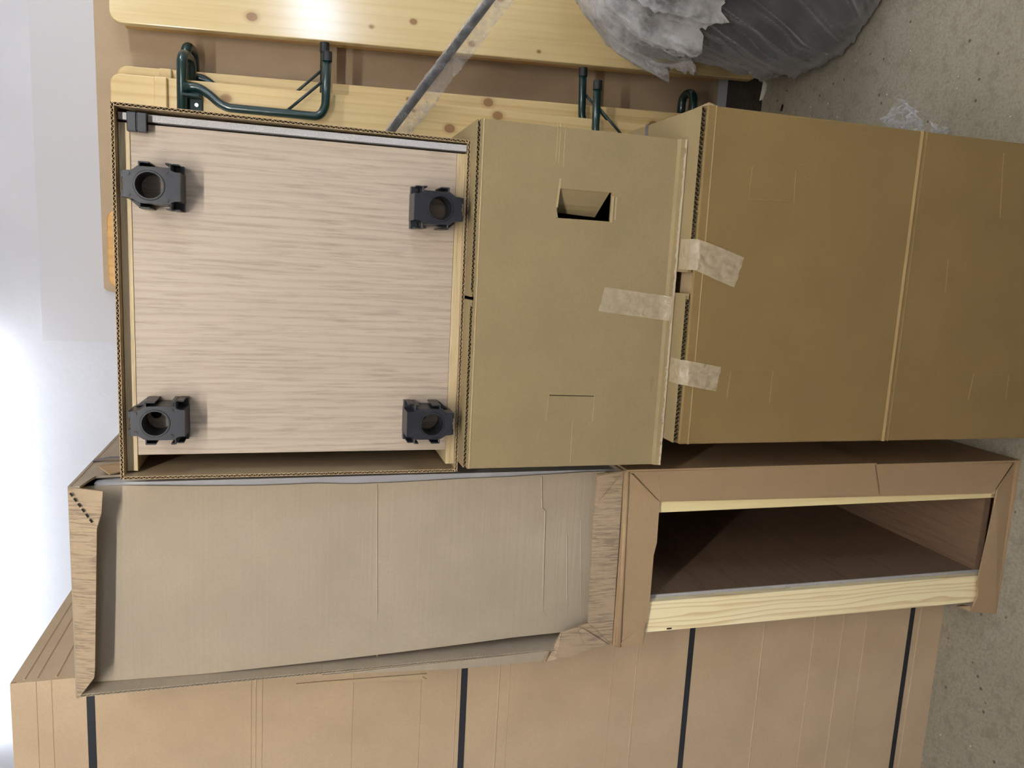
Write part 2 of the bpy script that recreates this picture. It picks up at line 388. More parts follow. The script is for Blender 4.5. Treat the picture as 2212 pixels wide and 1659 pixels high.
# ------------------------------------------------------------------ tall strapped carton (left)
def tall_carton():
    x1, y0, zt = -.8217, 1.5144, 2.1818; W, D = .62, .58
    T = thing('tall_carton', 'tall brown carton held by four black straps behind the torn cartons', 'carton', (x1-W/2, y0+D/2, 0))
    obj('front_panel', lambda b: sheet(b, (x1-W, y0, 0), (W, 0, 0), (0, 0, zt), (0, .006, 0), 'b'), 'card_tall', T)
    obj('side_panel', lambda b: ppd(b, (x1-.006, y0+.006, 0), (.006, 0, 0), (0, D, 0), (0, 0, zt)), 'card_tall', T)
    obj('side_panel', lambda b: ppd(b, (x1-W, y0+.006, 0), (.006, 0, 0), (0, D, 0), (0, 0, zt)), 'card_tall', T)
    obj('back_panel', lambda b: ppd(b, (x1-W+.006, y0+D, 0), (W-.012, 0, 0), (0, .006, 0), (0, 0, zt)), 'card_tall', T)
    obj('top_panel', lambda b: ppd(b, (x1-W+.006, y0+.006, zt-.012), (W-.012, 0, 0), (0, D-.006, 0), (0, 0, .006)), 'card_tall', T)
    for zs in (2.0475, 1.309, .752, .1025):
        def st(b):
            h = .0142; e = .0009
            box(b, x1-W-e, x1+e, y0-e, y0, zs-h/2, zs+h/2); box(b, x1, x1+e, y0, y0+D, zs-h/2, zs+h/2); box(b, x1-W-e, x1-W, y0, y0+D, zs-h/2, zs+h/2)
        obj('strap', st, 'black_strap', T)
    # score lines pressed across the board
    for px, wd in ((84, .002), (117, .002), (543, .004), (553, .005), (567, .003), (761, .0025), (906, .0025), (982, .004), (1072, .006), (1094, .003), (1311, .0025), (1362, .004), (1625, .006), (1730, .003), (1790, .003), (1838, .002), (1950, .004)):
        z = P(px, 1600, y0).z
        obj('score_line', lambda b: ridge(b, (x1-W, y0, z+.004), (x1, y0, z), (0, -1, 0), wd, .0011), 'card_tall', T)
    for dz in (.042, .075, .11, .021):
        obj('score_line', lambda b: ridge(b, (x1, y0+.01, zt-dz), (x1, y0+D, zt-dz+.004), (1, 0, 0), .006, .002), 'card_tall', T)
tall_carton()

# ------------------------------------------------------------------ torn upper carton and its grey cabinet
AX0, AX1, AY, AD, AZ0, AZ1 = -.7767, -.3992, 1.3639, .60, 1.0312, 2.0335
PY = AY+.036                                     # recessed liner plane
def upper_carton():
    T = thing('torn_carton', 'narrow brown carton with torn open front flaps stacked on the carton with pine rails', 'carton', (AX0+.18, AY+AD/2, AZ0))
    t = .005
    # recessed front liner, its right edge torn along the grey cabinet
    right = [P(x, y, PY) for x, y in ((262, 1049), (420, 1050), (560, 1049), (690, 1044), (760, 1046), (880, 1041), (1000, 1034), (1100, 1030), (1276, 1019))]
    def liner(b):
        def fn(u, v):
            z = AZ1-.012+(AZ0-AZ1+.03)*v; xr = right[0].x if z > right[0].z else right[-1].x
            for a, c in zip(right, right[1:]):
                if c.z <= z <= a.z: xr = a.x+(c.x-a.x)*(z-a.z)/(c.z-a.z)
            x0 = AX0+t+.001+.017*max(0, min(1, (v-.2)/.6)); x = x0+(xr-x0)*u
            bow = -.012*(max(0, (1-u)-.72)/.28)**2*math.sin(math.pi*v)      # bows forward by the left wall
            return V((x, PY+bow, z))
        slab(b, fn, 20, 40, V((0, .004, 0)))
    obj('front_liner', liner, 'card_pale', T)
    def cr(px, y0, y1, w=.005, h=.0014, jog=None):
        def f(b):
            pts = jog or [(px, y0), (px, y1)]
            for p, q in zip(pts, pts[1:]): ridge(b, P(p[0], p[1], PY), P(q[0], q[1], PY), (0, -1, 0), w, h)
        obj('score_line', f, 'card_pale', T)
    cr(815, 1046, 1430, .004)
    cr(1175, 0, 0, .005, .002, [(1170, 1030), (1171, 1098), (1178, 1103), (1172, 1316), (1180, 1330), (1184, 1358)])
    cr(1225, 1155, 1352, .004); cr(1255, 1120, 1340, .003)
    # side, top, bottom walls
    obj('side_wall', lambda b: sheet(b, (AX0, AY, AZ0+.07), (0, AD, 0), (0, 0, AZ1-AZ0-.07), (t, 0, 0), 'A'), 'card_pale', T)
    obj('top_wall', lambda b: ppd(b, (AX0, AY, AZ1-t), (AX1-AX0, 0, 0), (0, AD, 0), (0, 0, t)), 'card_pale', T)
    obj('bottom_wall', lambda b: ppd(b, (AX0, AY+.004, AZ0), (AX1-AX0, 0, 0), (0, AD-.004, 0), (0, 0, t)), 'card_pale', T)
    obj('back_wall', lambda b: box(b, AX0+t+.0005, AX1-t, AY+AD-t, AY+AD, AZ0+t+.0005, AZ1-t-.0005), 'card_pale', T)
    # folded lip along the top: sags open towards the viewer at its lower edge
    def toplip(b):
        up = [P(145, 1052, AY), P(152, 1250, AY), P(163, 1500, AY), P(168, 1511, AY)]
        loop = [(146, 1052), (222, 1062), (219, 1110), (209, 1142), (207, 1300), (205, 1447), (203, 1465), (168, 1511), (164, 1500)]
        pts = []
        for x, y in loop:
            lower = 1 if 1055 < y < 1470 and x > 170 else 0
            pts.append(P(x, y, AY-.012*lower))
        prism(b, pts, (0, .004, 0))
    obj('top_lip', toplip, 'card_lip', T)
    def seam(b):   # perforated diagonal on the lip
        A, B = P(150, 1066, AY-.006), P(201, 1134, AY-.0125)
        for i in range(6):
            p, q = A+(B-A)*(i/6), A+(B-A)*((i+.62)/6); ppd(b, p+V((0, -.0012, 0)), q-p, V((.0018, 0, -.0020)), (0, .0016, 0))
    obj('perforation', seam, 'hole', T)
    # lip along the bottom
    obj('bottom_lip', lambda b: prism(b, [P(x, y, AY-.001) for x, y in ((1347, 1017), (1290, 1025), (1283, 1120), (1275, 1250), (1270, 1347), (1322, 1393))], (0, .004, 0)), 'card_lip', T)
    obj('lip_fold', lambda b: prism(b, [P(x, y, AY-.004) for x, y in ((1345, 1019), (1292, 1028), (1290, 1086))], (0, .003, 0)), 'card_lip', T)
    # folded left corner flap
    def lflap(b):
        for loop, y0 in (([(1320, 1391), (1269, 1346), (1214, 1366), (1212, 1378), (1200, 1420), (1224, 1420)], AY-.003),
                         ([(1316, 1393), (1258, 1357), (1250, 1362), (1266, 1400)], AY-.007)):
            prism(b, [P(x, y, y0) for x, y in loop], (0, .003, 0))
        a = [P(1213, 1365, AY-.003), P(1189, 1406, AY+.022), P(1180, 1430, AY+.010), P(1202, 1424, AY-.002)]
        prism(b, a, (0, .003, 0))
    obj('corner_flap', lflap, 'card_lip', T)
    # loose outer ply along the left edge
    def ply(b):
        o = [P(696, 1458, AY-.002), P(730, 1455, AY-.002), P(1100, 1416, AY-.002), P(1184, 1406, AY-.002), P(1170, 1428, AY+.002), P(1000, 1444, AY+.002)]
        prism(b, o, (0, .003, 0))
    obj('outer_ply', ply, 'card_pale', T)
    def ply2(b):
        for loop in ([(696, 1473), (922, 1456), (912, 1462), (922, 1468), (760, 1474), (640, 1478)],):
            prism(b, [P(x, y, AY+.004) for x, y in loop], (0, .004, 0))
    obj('outer_ply', ply2, 'card_in', T)
    # right side wall: only the top strip is left, torn and curling
    def rstrip(b):
        ys = [AY+.0, AY+.03, AY+.055, AY+.075, AY+.10, AY+.20, AY+.34, AY+AD]; hs = [.016, .024, .028, .085, .09, .085, .09, .09]
        slab(b, lambda u, v: V((AX1-.001+v*(.003*math.sin(u*9)+.001), ys[round(u*7)], AZ1-.002-v*hs[round(u*7)])), 7, 1, V((-.004, 0, 0)))
    obj('torn_side_strip', rstrip, 'card_pale', T)
    obj('torn_curl', lambda b: prism(b, [V((AX1+.002, AY+.055, AZ1-.052)), V((AX1+.012, AY+.075, AZ1-.03)), V((AX1+.002, AY+.16, AZ1-.075)), V((AX1+.001, AY+.12, AZ1-.095))], (.002, 0, 0)), 'card_frame', T)
    def vstrap(b):
        pts = [(AX1-.3, AZ1+.001), (AX1-.02, AZ1+.001), (AX1+.002, AZ1-.004), (AX1+.006, AZ1-.03), (AX1+.0055, AZ1-.09)]
        for (xa, za), (xb, zb) in zip(pts, pts[1:]):
            d = V((xb-xa, 0, zb-za)); n = V((-d.z, 0, d.x)).normalized()*.0012
            ppd(b, (xa, AY+.155, za), d, (0, .012, 0), n)
    obj('strap', vstrap, 'grey_strap', T)
    # dark scuffs and dust specks are in the lip material
    C = thing('grey_cabinet', 'flat grey cabinet showing as a strip beside the torn carton edge', 'cabinet', (AX0+.19, AY+.33, AZ0+t))
    gx0, gx1 = AX0+t+.004, AX1-.0075
    obj('side_panel', lambda b: box(b, gx1-.018, gx1, PY+.006, AY+AD-.01, AZ0+t, AZ1-.03), 'grey_side', C)
    obj('side_panel', lambda b: box(b, gx0, gx0+.018, PY+.05, AY+AD-.01, AZ0+t, AZ1-.03), 'grey_side', C)
    obj('top_panel', lambda b: box(b, gx0+.018, gx1-.018, PY+.006, AY+AD-.01, AZ1-.048, AZ1-.03), 'grey_side', C)
    obj('bottom_panel', lambda b: box(b, gx0+.018, gx1-.018, PY+.006, AY+AD-.01, AZ0+t, AZ0+t+.018), 'grey_side', C)
upper_carton()

# ------------------------------------------------------------------ lower carton with pine-railed cabinet
def lower_carton():
    z1 = AZ0-.001; t = .005
    T = thing('open_carton', 'brown carton with cut out front framing pine rails on the floor', 'carton', (AX0+.18, AY+AD/2, 0))
    obj('side_wall', lambda b: sheet(b, (AX1-t, AY, 0), (0, AD, 0), (0, 0, z1), (t, 0, 0)), 'card_frame', T)
    obj('top_wall', lambda b: box(b, AX0, AX1-t, AY, AY+AD, z1-t, z1), 'card_frame', T)
    obj('bottom_wall', lambda b: box(b, AX0, AX1-t, AY, AY+AD, 0, t), 'card_frame', T)
    obj('back_wall', lambda b: box(b, AX0, AX1-t, AY+AD-t, AY+AD, t, z1-t), 'card_frame', T)
    obj('top_flap', lambda b: prism(b, [P(x, y, AY-.003) for x, y in ((1349, 1016), (1365, 1024), (1425, 1085), (1419, 1172), (1412, 1200), (1403, 1310), (1393, 1366), (1389, 1392), (1330, 1398))], (0, .004, 0)), 'card_frame', T)
    obj('top_flap', lambda b: prism(b, [P(x, y, AY-.006) for x, y in ((1395, 1346), (1338, 1392), (1350, 1397), (1388, 1392))], (0, .003, 0)), 'card_frame', T)
    obj('top_fold', lambda b: tube(b, [P(1355, 1018, AY-.002), P(1337, 1396, AY-.002)], .005, 8), 'card_frame', T, smooth=True)
    obj('side_flap', lambda b: prism(b, [P(x, y, AY) for x, y in ((1365, 1018), (1895, 1006), (2188, 1000), (2147, 1062), (2143, 1066), (1425, 1084), (1418, 1076))], (0, .004, 0)), 'card_frame', T)
    obj('side_flap', lambda b: prism(b, [P(x, y, AY-.005) for x, y in ((1352, 1020), (1890, 1004), (1899, 1067), (1735, 1075), (1430, 1082), (1424, 1026), (1372, 1024))], (0, .004, 0)), 'card_frame', T)
    obj('side_overlap', lambda b: sheet(b, (AX1, AY-.005, P(1890, 1004, AY).z), (0, .30, 0), (0, 0, z1-P(1890, 1004, AY).z), (.004, 0, 0)), 'card_frame', T)
    obj('bottom_flap', lambda b: prism(b, [PZ(2193, 1000, .002)+V((0, -.002, 0)), P(2155, 1058, AY-.004), P(2143, 1120, AY-.004), P(2112, 1260, AY-.004), P(2113, 1286, AY-.004), P(2098, 1322, AY-.004), PZ(2152, 1326, .002)], (0, .004, 0)), 'card_frame', T)
    obj('corner_tab', lambda b: prism(b, [P(2068, 1310, AY+.03), P(2098, 1322, AY), P(2096, 1309, AY+.0), P(2080, 1306, AY+.03)], (0, .003, 0)), 'card_frame', T)
    # the cabinet inside
    yc = AY+.006; x0, x1 = P(1400, 1366, yc).x, AX1-t-.004; zb, zt = .045, z1-t-.006
    C = thing('pine_rail_cabinet', 'dark brown cabinet with two pale pine rails across its open side', 'cabinet', ((x0+x1)/2, AY+AD/2, t))
    ye = AY+AD-.02
    r0 = P(1423, 1108, yc).x; r1 = P(1408, 1300, yc)
    obj('rail', lambda b: box(b, r0, x1, yc, yc+.018, zb+.01, zt), 'pine_raw2', C, bevel=.002, label='narrow knotty pine lath')
    obj('rail', lambda b: box(b, x0, r1.x, yc, yc+.018, zb+.008, zt), 'pine_raw', C, bevel=.001, label='broad pale pine board with bold grain')
    obj('side_panel', lambda b: box(b, r1.x-.012, r1.x+.006, yc+.0215, ye, zb, zt), 'oak_in', C)
    obj('panel_edge', lambda b: box(b, r1.x-.012, r1.x+.006, yc+.0185, yc+.0212, zb, zt), 'grey', C)
    obj('side_panel', lambda b: box(b, x1-.018, x1, yc+.0185, ye, zb, zt), 'oak_in', C)
    obj('bottom_panel', lambda b: box(b, r1.x+.0065, x1-.0185, yc+.0185, ye, zb, zb+.018), 'oak_in', C)
    obj('plinth', lambda b: box(b, r1.x+.0065, x1-.0185, yc+.10, yc+.118, t+.001, zb-.0005), 'oak_in', C)
    obj('top_panel', lambda b: box(b, r1.x+.0065, x1-.0185, yc+.0185, ye, zt-.018, zt), 'oak_in', C)
    obj('back_panel', lambda b: box(b, r1.x+.0065, x1-.0185, ye-.018, ye, zb+.0185, zt-.0185), 'oak_in', C)
    obj('foot', lambda b: box(b, x0+.01, x0+.06, yc+.03, yc+.50, t+.0005, zb+.007), 'oak_in', C)
    def nh(b): tube(b, [P(1440, 1362, yc-.0004)+V((.004, 0, 0)), P(1450, 1361, yc-.0004)+V((.004, 0, 0))], .0016, 8)
    obj('peg_hole', nh, 'hole', C)
    obj('peg_hole', lambda b: tube(b, [V((r0+.006, yc-.0006, zb+.018)), V((r0+.006, yc+.004, zb+.018))], .005, 10), 'card_in', C)
lower_carton()

# ------------------------------------------------------------------ carton stack on the right
def flap_pair(T, x0, x1, y0, yd, z, split, gap, t=.006, mat='card_box', h2=0.):
    obj('top_flap', lambda b: sheet(b, (x0, y0, z), (split-gap/2-x0, 0, 0), (0, yd, 0), (0, 0, t), 'Ba'), mat, T)
    obj('top_flap', lambda b: sheet(b, (split+gap/2, y0, z+h2), (x1-split-gap/2, 0, 0), (0, yd, 0), (0, 0, t), 'BA'), mat, T)

# bottom carton
def bottom_carton():
    x0, x1, y0, z1 = -.316, .2937, 1.2468, .9825; D = .60; t = .006
    T = thing('large_carton', 'large brown carton with a horizontal crease, bottom of the taped stack', 'carton', ((x0+x1)/2, y0+D/2, 0))
    obj('front_panel', lambda b: box(b, x0, x1, y0, y0+t, 0, z1), 'card_low', T, bevel=.003)
    obj('side_panel', lambda b: box(b, x0, x0+t, y0+t+.0005, y0+D, 0, z1-.004), 'card_low', T)
    obj('side_panel', lambda b: box(b, x1-t, x1, y0+t+.0005, y0+D, 0, z1-.004), 'card_low', T)
    obj('back_panel', lambda b: box(b, x0+t, x1-t, y0+D-t, y0+D, 0, z1), 'card_low', T)
    obj('bottom_panel', lambda b: box(b, x0+t+.0005, x1-t-.0005, y0+t+.0005, y0+D-t-.0005, .001, .008), 'card_low', T)
    obj('inner_flap', lambda b: box(b, x0+t, x1-t, y0+t+.001, y0+D-t-.001, z1-.018, z1-.012), 'card_in', T)
    flap_pair(T, x0+.001, x1-.001, y0+.010, .57, z1-.006, -.0165, .039, .0125, 'card_box')
    # top fold line and middle crease
    obj('fold_line', lambda b: ridge(b, (x0, y0, z1-.020), (x1, y0, z1-.017), (0, -1, 0), .004, .0012), 'crease_low', T)
    a, c = P(1994, 283, y0), P(1908, 950, y0)
    obj('crease', lambda b: ridge(b, (x0, y0, c.z), (x1, y0, a.z), (0, -1, 0), .011, .0028), 'crease_low', T)
    obj('crease', lambda b: ridge(b, (x0, y0, c.z-.011), (x1, y0, a.z-.011), (0, -1, 0), .004, .0012), 'card_low', T)
    def slot(pts, w=.0016):
        def f(b):
            for p, q in zip(pts, pts[1:]): ridge(b, P(*p, y0), P(*q, y0), (0, -1, 0), w, .0008)
        obj('perforation', f, 'crease_low', T)
    slot([(1626, 358), (1617, 430), (1715, 437), (1719, 368)]); slot([(1570, 860), (1579, 800), (1670, 801), (1662, 870)])
    slot([(2092, 862), (2103, 808), (2180, 809), (2172, 862)]); slot([(2168, 330), (2160, 470)], .001); slot([(2048, 560), (2042, 630)], .001)
    def bump2(b):
        p = P(1533, 228, y0+.004); tube(b, [p+V((.002, .05, .001)), p+V((.003, .004, -.001)), p+V((0, 0, -.012))], [.002, .0035, .002], 8)
    obj('crushed_corner', bump2, 'card_box', T, smooth=True)
    # crepe tape from flap over the front edge
    def tape(px, wx, drop, skew, lift, wr):
        def f(b):
            prof = [(y0+.044, z1+.0078), (y0+.020, z1+.0078), (y0+.0085, z1+.0074), (y0-.004, z1-.004), (y0-.0025, z1-.03), (y0-.0018, z1-.03-drop*.5), (y0-.0012, z1-.03-drop)]
            def fn(u, v):
                k = v*(len(prof)-1); i = min(int(k), len(prof)-2); r = k-i
                y = prof[i][0]*(1-r)+prof[i+1][0]*r; z = prof[i][1]*(1-r)+prof[i+1][1]*r
                dn = max(0, (z1-z)); x = px+(u-.5)*wx-skew*dn-.012*max(0, dn-.02)*math.sin(u*3)
                wob = wr*noise.noise(V((u*4+px*9, v*7, 1.7)))*(1 if dn > 0 else .1)
                z += (u-.5)*skew*wx*-.9*min(1, dn/.05)
                return V((x, y-abs(wob), z))
            grid(b, fn, 22, 48)
        obj('masking_tape', f, 'tape', T, smooth=True)
    tape(.035, .055, .062, .30, .002, .006)
    tape(-.180, .046, .040, .16, .001, .004)
    p = PZ(1401, 268, z1+.0066)
    obj('strap', lambda b: (ppd(b, (x1, p.y, 0), (.001, 0, 0), (0, .012, 0), (0, 0, z1+.0074)), ppd(b, (x1-.045, p.y, z1+.0066), (.046, 0, 0), (0, .012, 0), (0, 0, .0009))), 'grey_strap', T)
bottom_carton()

# middle carton with hand hole
def middle_carton():
    x0, x1, y0, z0, z1 = -.3686, .2411, 1.3034, .9895, 1.3735; D = .57; t = .006
    T = thing('handle_carton', 'brown carton with a punched hand hole in the middle of the stack', 'carton', ((x0+x1)/2, y0+D/2, z0))
    hx0, hx1, hz0, hz1 = .086, .137, 1.128, 1.231
    def front(b):
        box(b, x0, hx0, y0, y0+t, z0, z1); box(b, hx1, x1, y0, y0+t, z0, z1)
        box(b, hx0, hx1, y0, y0+t, z0, hz0); box(b, hx0, hx1, y0, y0+t, hz1, z1)
    obj('front_panel', front, 'card_box', T)
    obj('side_panel', lambda b: box(b, x0, x0+t, y0+t+.0005, y0+D, z0, z1), 'card_box', T)
    obj('side_panel', lambda b: box(b, x1-t, x1, y0+t+.0005, y0+D, z0, z1), 'card_box', T)
    obj('back_panel', lambda b: box(b, x0+t, x1-t, y0+D-t, y0+D, z0, z1), 'card_box', T)
    obj('bottom_panel', lambda b: box(b, x0+t+.0005, x1-t-.0005, y0+t+.0005, y0+D-t-.0005, z0, z0+.006), 'card_in', T)
    flap_pair(T, x0+.001, x1-.001, y0+.005, .56, z1, -.062, .006, .0065, 'card_box')
    obj('fold_line', lambda b: ridge(b, (x0, y0, z1-.004), (x1, y0, z1-.004), (0, -1, 0), .004, .0010), 'crease', T)
    # hand-hole tongue pushed in
    def tongue(b):
        a = [V((hx1+.001, y0+.001, hz0+.004)), V((hx1+.001, y0+.001, hz1-.001)), V((hx0+.026, y0+.020, hz1-.002)), V((hx0+.012, y0+.034, hz1-.004)), V((hx0+.008, y0+.036, hz0+.016)), V((hx0+.026, y0+.020, hz0+.012))]
        prism(b, [a[0], a[1], a[2], a[5]], (.003, .004, 0)); prism(b, [a[5], a[2], a[3], a[4]], (.003, .004, 0))
    obj('handle_tongue', tongue, 'card_box', T)
    for o_, a_, b_, c_ in (((hx0-.001, y0-.001, hz0-.004), (.046, -.001, 0), (0, 0, .0045), (0, .002, 0)),
                           ((hx0+.004, y0-.0005, hz0-.010), (.040, 0, 0), (0, 0, .0025), (0, .001, 0)),
                           ((hx0+.018, y0-.0015, hz1-.001), (.050, .001, -.004), (0, 0, .0035), (0, .002, 0)),
                           ((hx0+.001, y0+.001, hz1-.003), (.018, 0, .004), (0, .006, 0), (0, 0, .007))):
        obj('torn_rim', lambda b: ppd(b, o_, a_, b_, c_), 'crease', T)
    def slot(b):
        for p, q in (((1180, 908), (1186, 851)), ((1186, 851), (1284, 853)), ((1284, 853), (1280, 910))):
            ridge(b, P(*p, y0), P(*q, y0), (0, -1, 0), .0018, .0008)
    obj('perforation', slot, 'crease', T)
    def cut(b): ppd(b, P(1187, 853, y0)+V((0, -.0004, 0)), P(1283, 855, y0)-P(1187, 853, y0), (-.0014, 0, 0), (0, .001, 0))
    obj('perforation_cut', cut, 'hole', T)
    for px, ya, yb in ((1206, 268, 350), (1212, 268, 352), (1222, 270, 360), (1237, 905, 1000), (1164, 935, 945)):
        obj('score_line', lambda b: ridge(b, P(px, ya, y0), P(px-5, yb, y0), (0, -1, 0), .002, .0005), 'crease', T)
    # lower rim: a second ply folded under with a torn pale edge
    def rim(b):
        n = 90; z = z0
        def fn(u, v):
            x = x0+(x1-x0)*u; j = .0022*noise.noise(V((u*40, 3, 0)))+.002*noise.noise(V((u*140, 9, 0)))
            prof = [(y0-.0008, .017), (y0-.006, .0125), (y0-.0075, .0045+j), (y0-.004, .0008+j*.3)]
            y, dz = prof[min(3, int(v*3+.01))]
            return V((x, y+j*.4, z+dz))
        slab(b, fn, n, 3, V((0, .0012, 0)))
    obj('bottom_rim', rim, 'card_box', T)
    def torn(b):
        def fn(u, v):
            x = x0+(x1-x0)*u; j = .0025*noise.noise(V((u*60, 5, 0)))+.002*noise.noise(V((u*170, 2, 0)))
            return V((x, y0-.0078+j*.5, z0+.0012+(.0042+j)*v))
        slab(b, fn, 110, 1, V((0, .0015, 0)))
    obj('torn_edge', torn, 'tear', T)
    def tape(b):
        A, B, C, Dp = P(1306, 620, y0), P(1452, 641, y0), P(1445, 693, y0), P(1292, 673, y0)
        def fn(u, v):
            p = (A*(1-u)+B*u)*(1-v)+(Dp*(1-u)+C*u)*v
            edge = max(0, (u-.86)/.14); wob = .0035*abs(noise.noise(V((u*5, v*6, 4))))*u
            return p+V((.002*math.sin(v*9)*(1-u), -.0012-wob-.008*min(1, edge*1.2), 0))
        grid(b, fn, 30, 12)
    obj('masking_tape', tape, 'tape', T, smooth=True)
    def smudge(b):
        for i in range(9):
            x = P(1408, 815, y0).x-i*.0032+.0; L = .007*(.5+random.random())
            ppd(b, (x, y0-.0005, P(1408, 815, y0).z-L*.5), (.0007, 0, 0), (0, .0006, 0), (0, 0, L))
    obj('ink_mark', smudge, M['card_low'], T)
middle_carton()

# ------------------------------------------------------------------ top carton sleeve with upturned cabinet
def foot_mesh(b, N=120):
    """plastic leg socket, local: x across, z along (narrow end at +z), -y towards viewer; base at y=0"""
    H = .056; hc = V((0, 0)); R0 = .0285; R1 = .0245
    half = [(.0, .046), (.0245, .046), (.0255, .043), (.026, .032), (.033, .022), (.035, .012), (.035, -.036), (.0305, -.040), (.028, -.046), (.0275, -.056), (0, -.056)]
    poly = [V((x, z)) for x, z in half]+[V((-x, z)) for x, z in half[::-1][1:-1]]
    def hit(a):
        d = V((math.sin(a), math.cos(a))); best = 1e9
        for i in range(len(poly)):
            p, q = poly[i], poly[(i+1) % len(poly)]; e = q-p; den = d.x*e.y-d.y*e.x
            if abs(den) < 1e-9: continue
            tt = (p.x*e.y-p.y*e.x)/den; s = (p.x*d.y-p.y*d.x)/den
            if tt > 0 and -1e-6 <= s <= 1+1e-6: best = min(best, tt)
        return d*best
    ang = sorted(set([2*math.pi*k/N for k in range(N)]+[math.atan2(p.x, p.y) % (2*math.pi) for p in poly]))
    def ring(fn): return [b.verts.new(fn(a)) for a in ang]
    def c3(p, y): return V((p.x, y, p.y))
    cir = lambda r: (lambda a: V((math.sin(a)*r, math.cos(a)*r)))
    L = []
    L.append(ring(lambda a: c3(cir(R1)(a), 0)))
    L.append(ring(lambda a: c3(cir(R1)(a), -H-.0015)))
    L.append(ring(lambda a: c3(cir(R0-.001)(a), -H-.0015)))
    L.append(ring(lambda a: c3(cir(R0)(a), -H)))
    L.append(ring(lambda a: c3(hit(a)*.985, -H)))
    L.append(ring(lambda a: c3(hit(a), -H+.002)))
    L.append(ring(lambda a: c3(hit(a)*1.02, 0)))
    n = len(ang)
    for p, q in zip(L, L[1:]):
        for i in range(n): b.faces.new([p[i], q[i], q[(i+1) % n], p[(i+1) % n]])
def foot_tabs(b):
    H = .056
    for s in (-1, 1):
        def B(xa, xb, ya, yb, za, zb): box(b, min(s*xa, s*xb), max(s*xa, s*xb), ya, yb, za, zb)
        # two hooked rails on each flank
        B(.032, .0435, -H, 0, .0155, .0185); B(.0410, .0440, -H, 0, -.001, .0185)
        B(.032, .0435, -H, 0, -.039, -.036); B(.0410, .0440, -H, 0, -.036, -.029)
        # sunken corner foot at the wide end
        prism(b, [V((s*.027, 0, -.040)), V((s*.0445, 0, -.040)), V((s*.0445, 0, -.0565)), V((s*.027, 0, -.0565))], (0, -.014, 0))
        B(.0415, .0445, -.045, -.0135, -.052, -.0395)
        # shoulder brace towards the narrow end
        prism(b, [V((s*.0255, 0, .043)), V((s*.0435, 0, .022)), V((s*.0435, 0, .015)), V((s*.032, 0, .015))], (0, -.020, 0))
        B(.012, .0245, -H+.002, -.004, .0455, .0495)
    box(b, -.010, -.004, -H+.006, -.006, .0455, .0485); box(b, .003, .011, -H+.006, -.006, .0455, .0485)

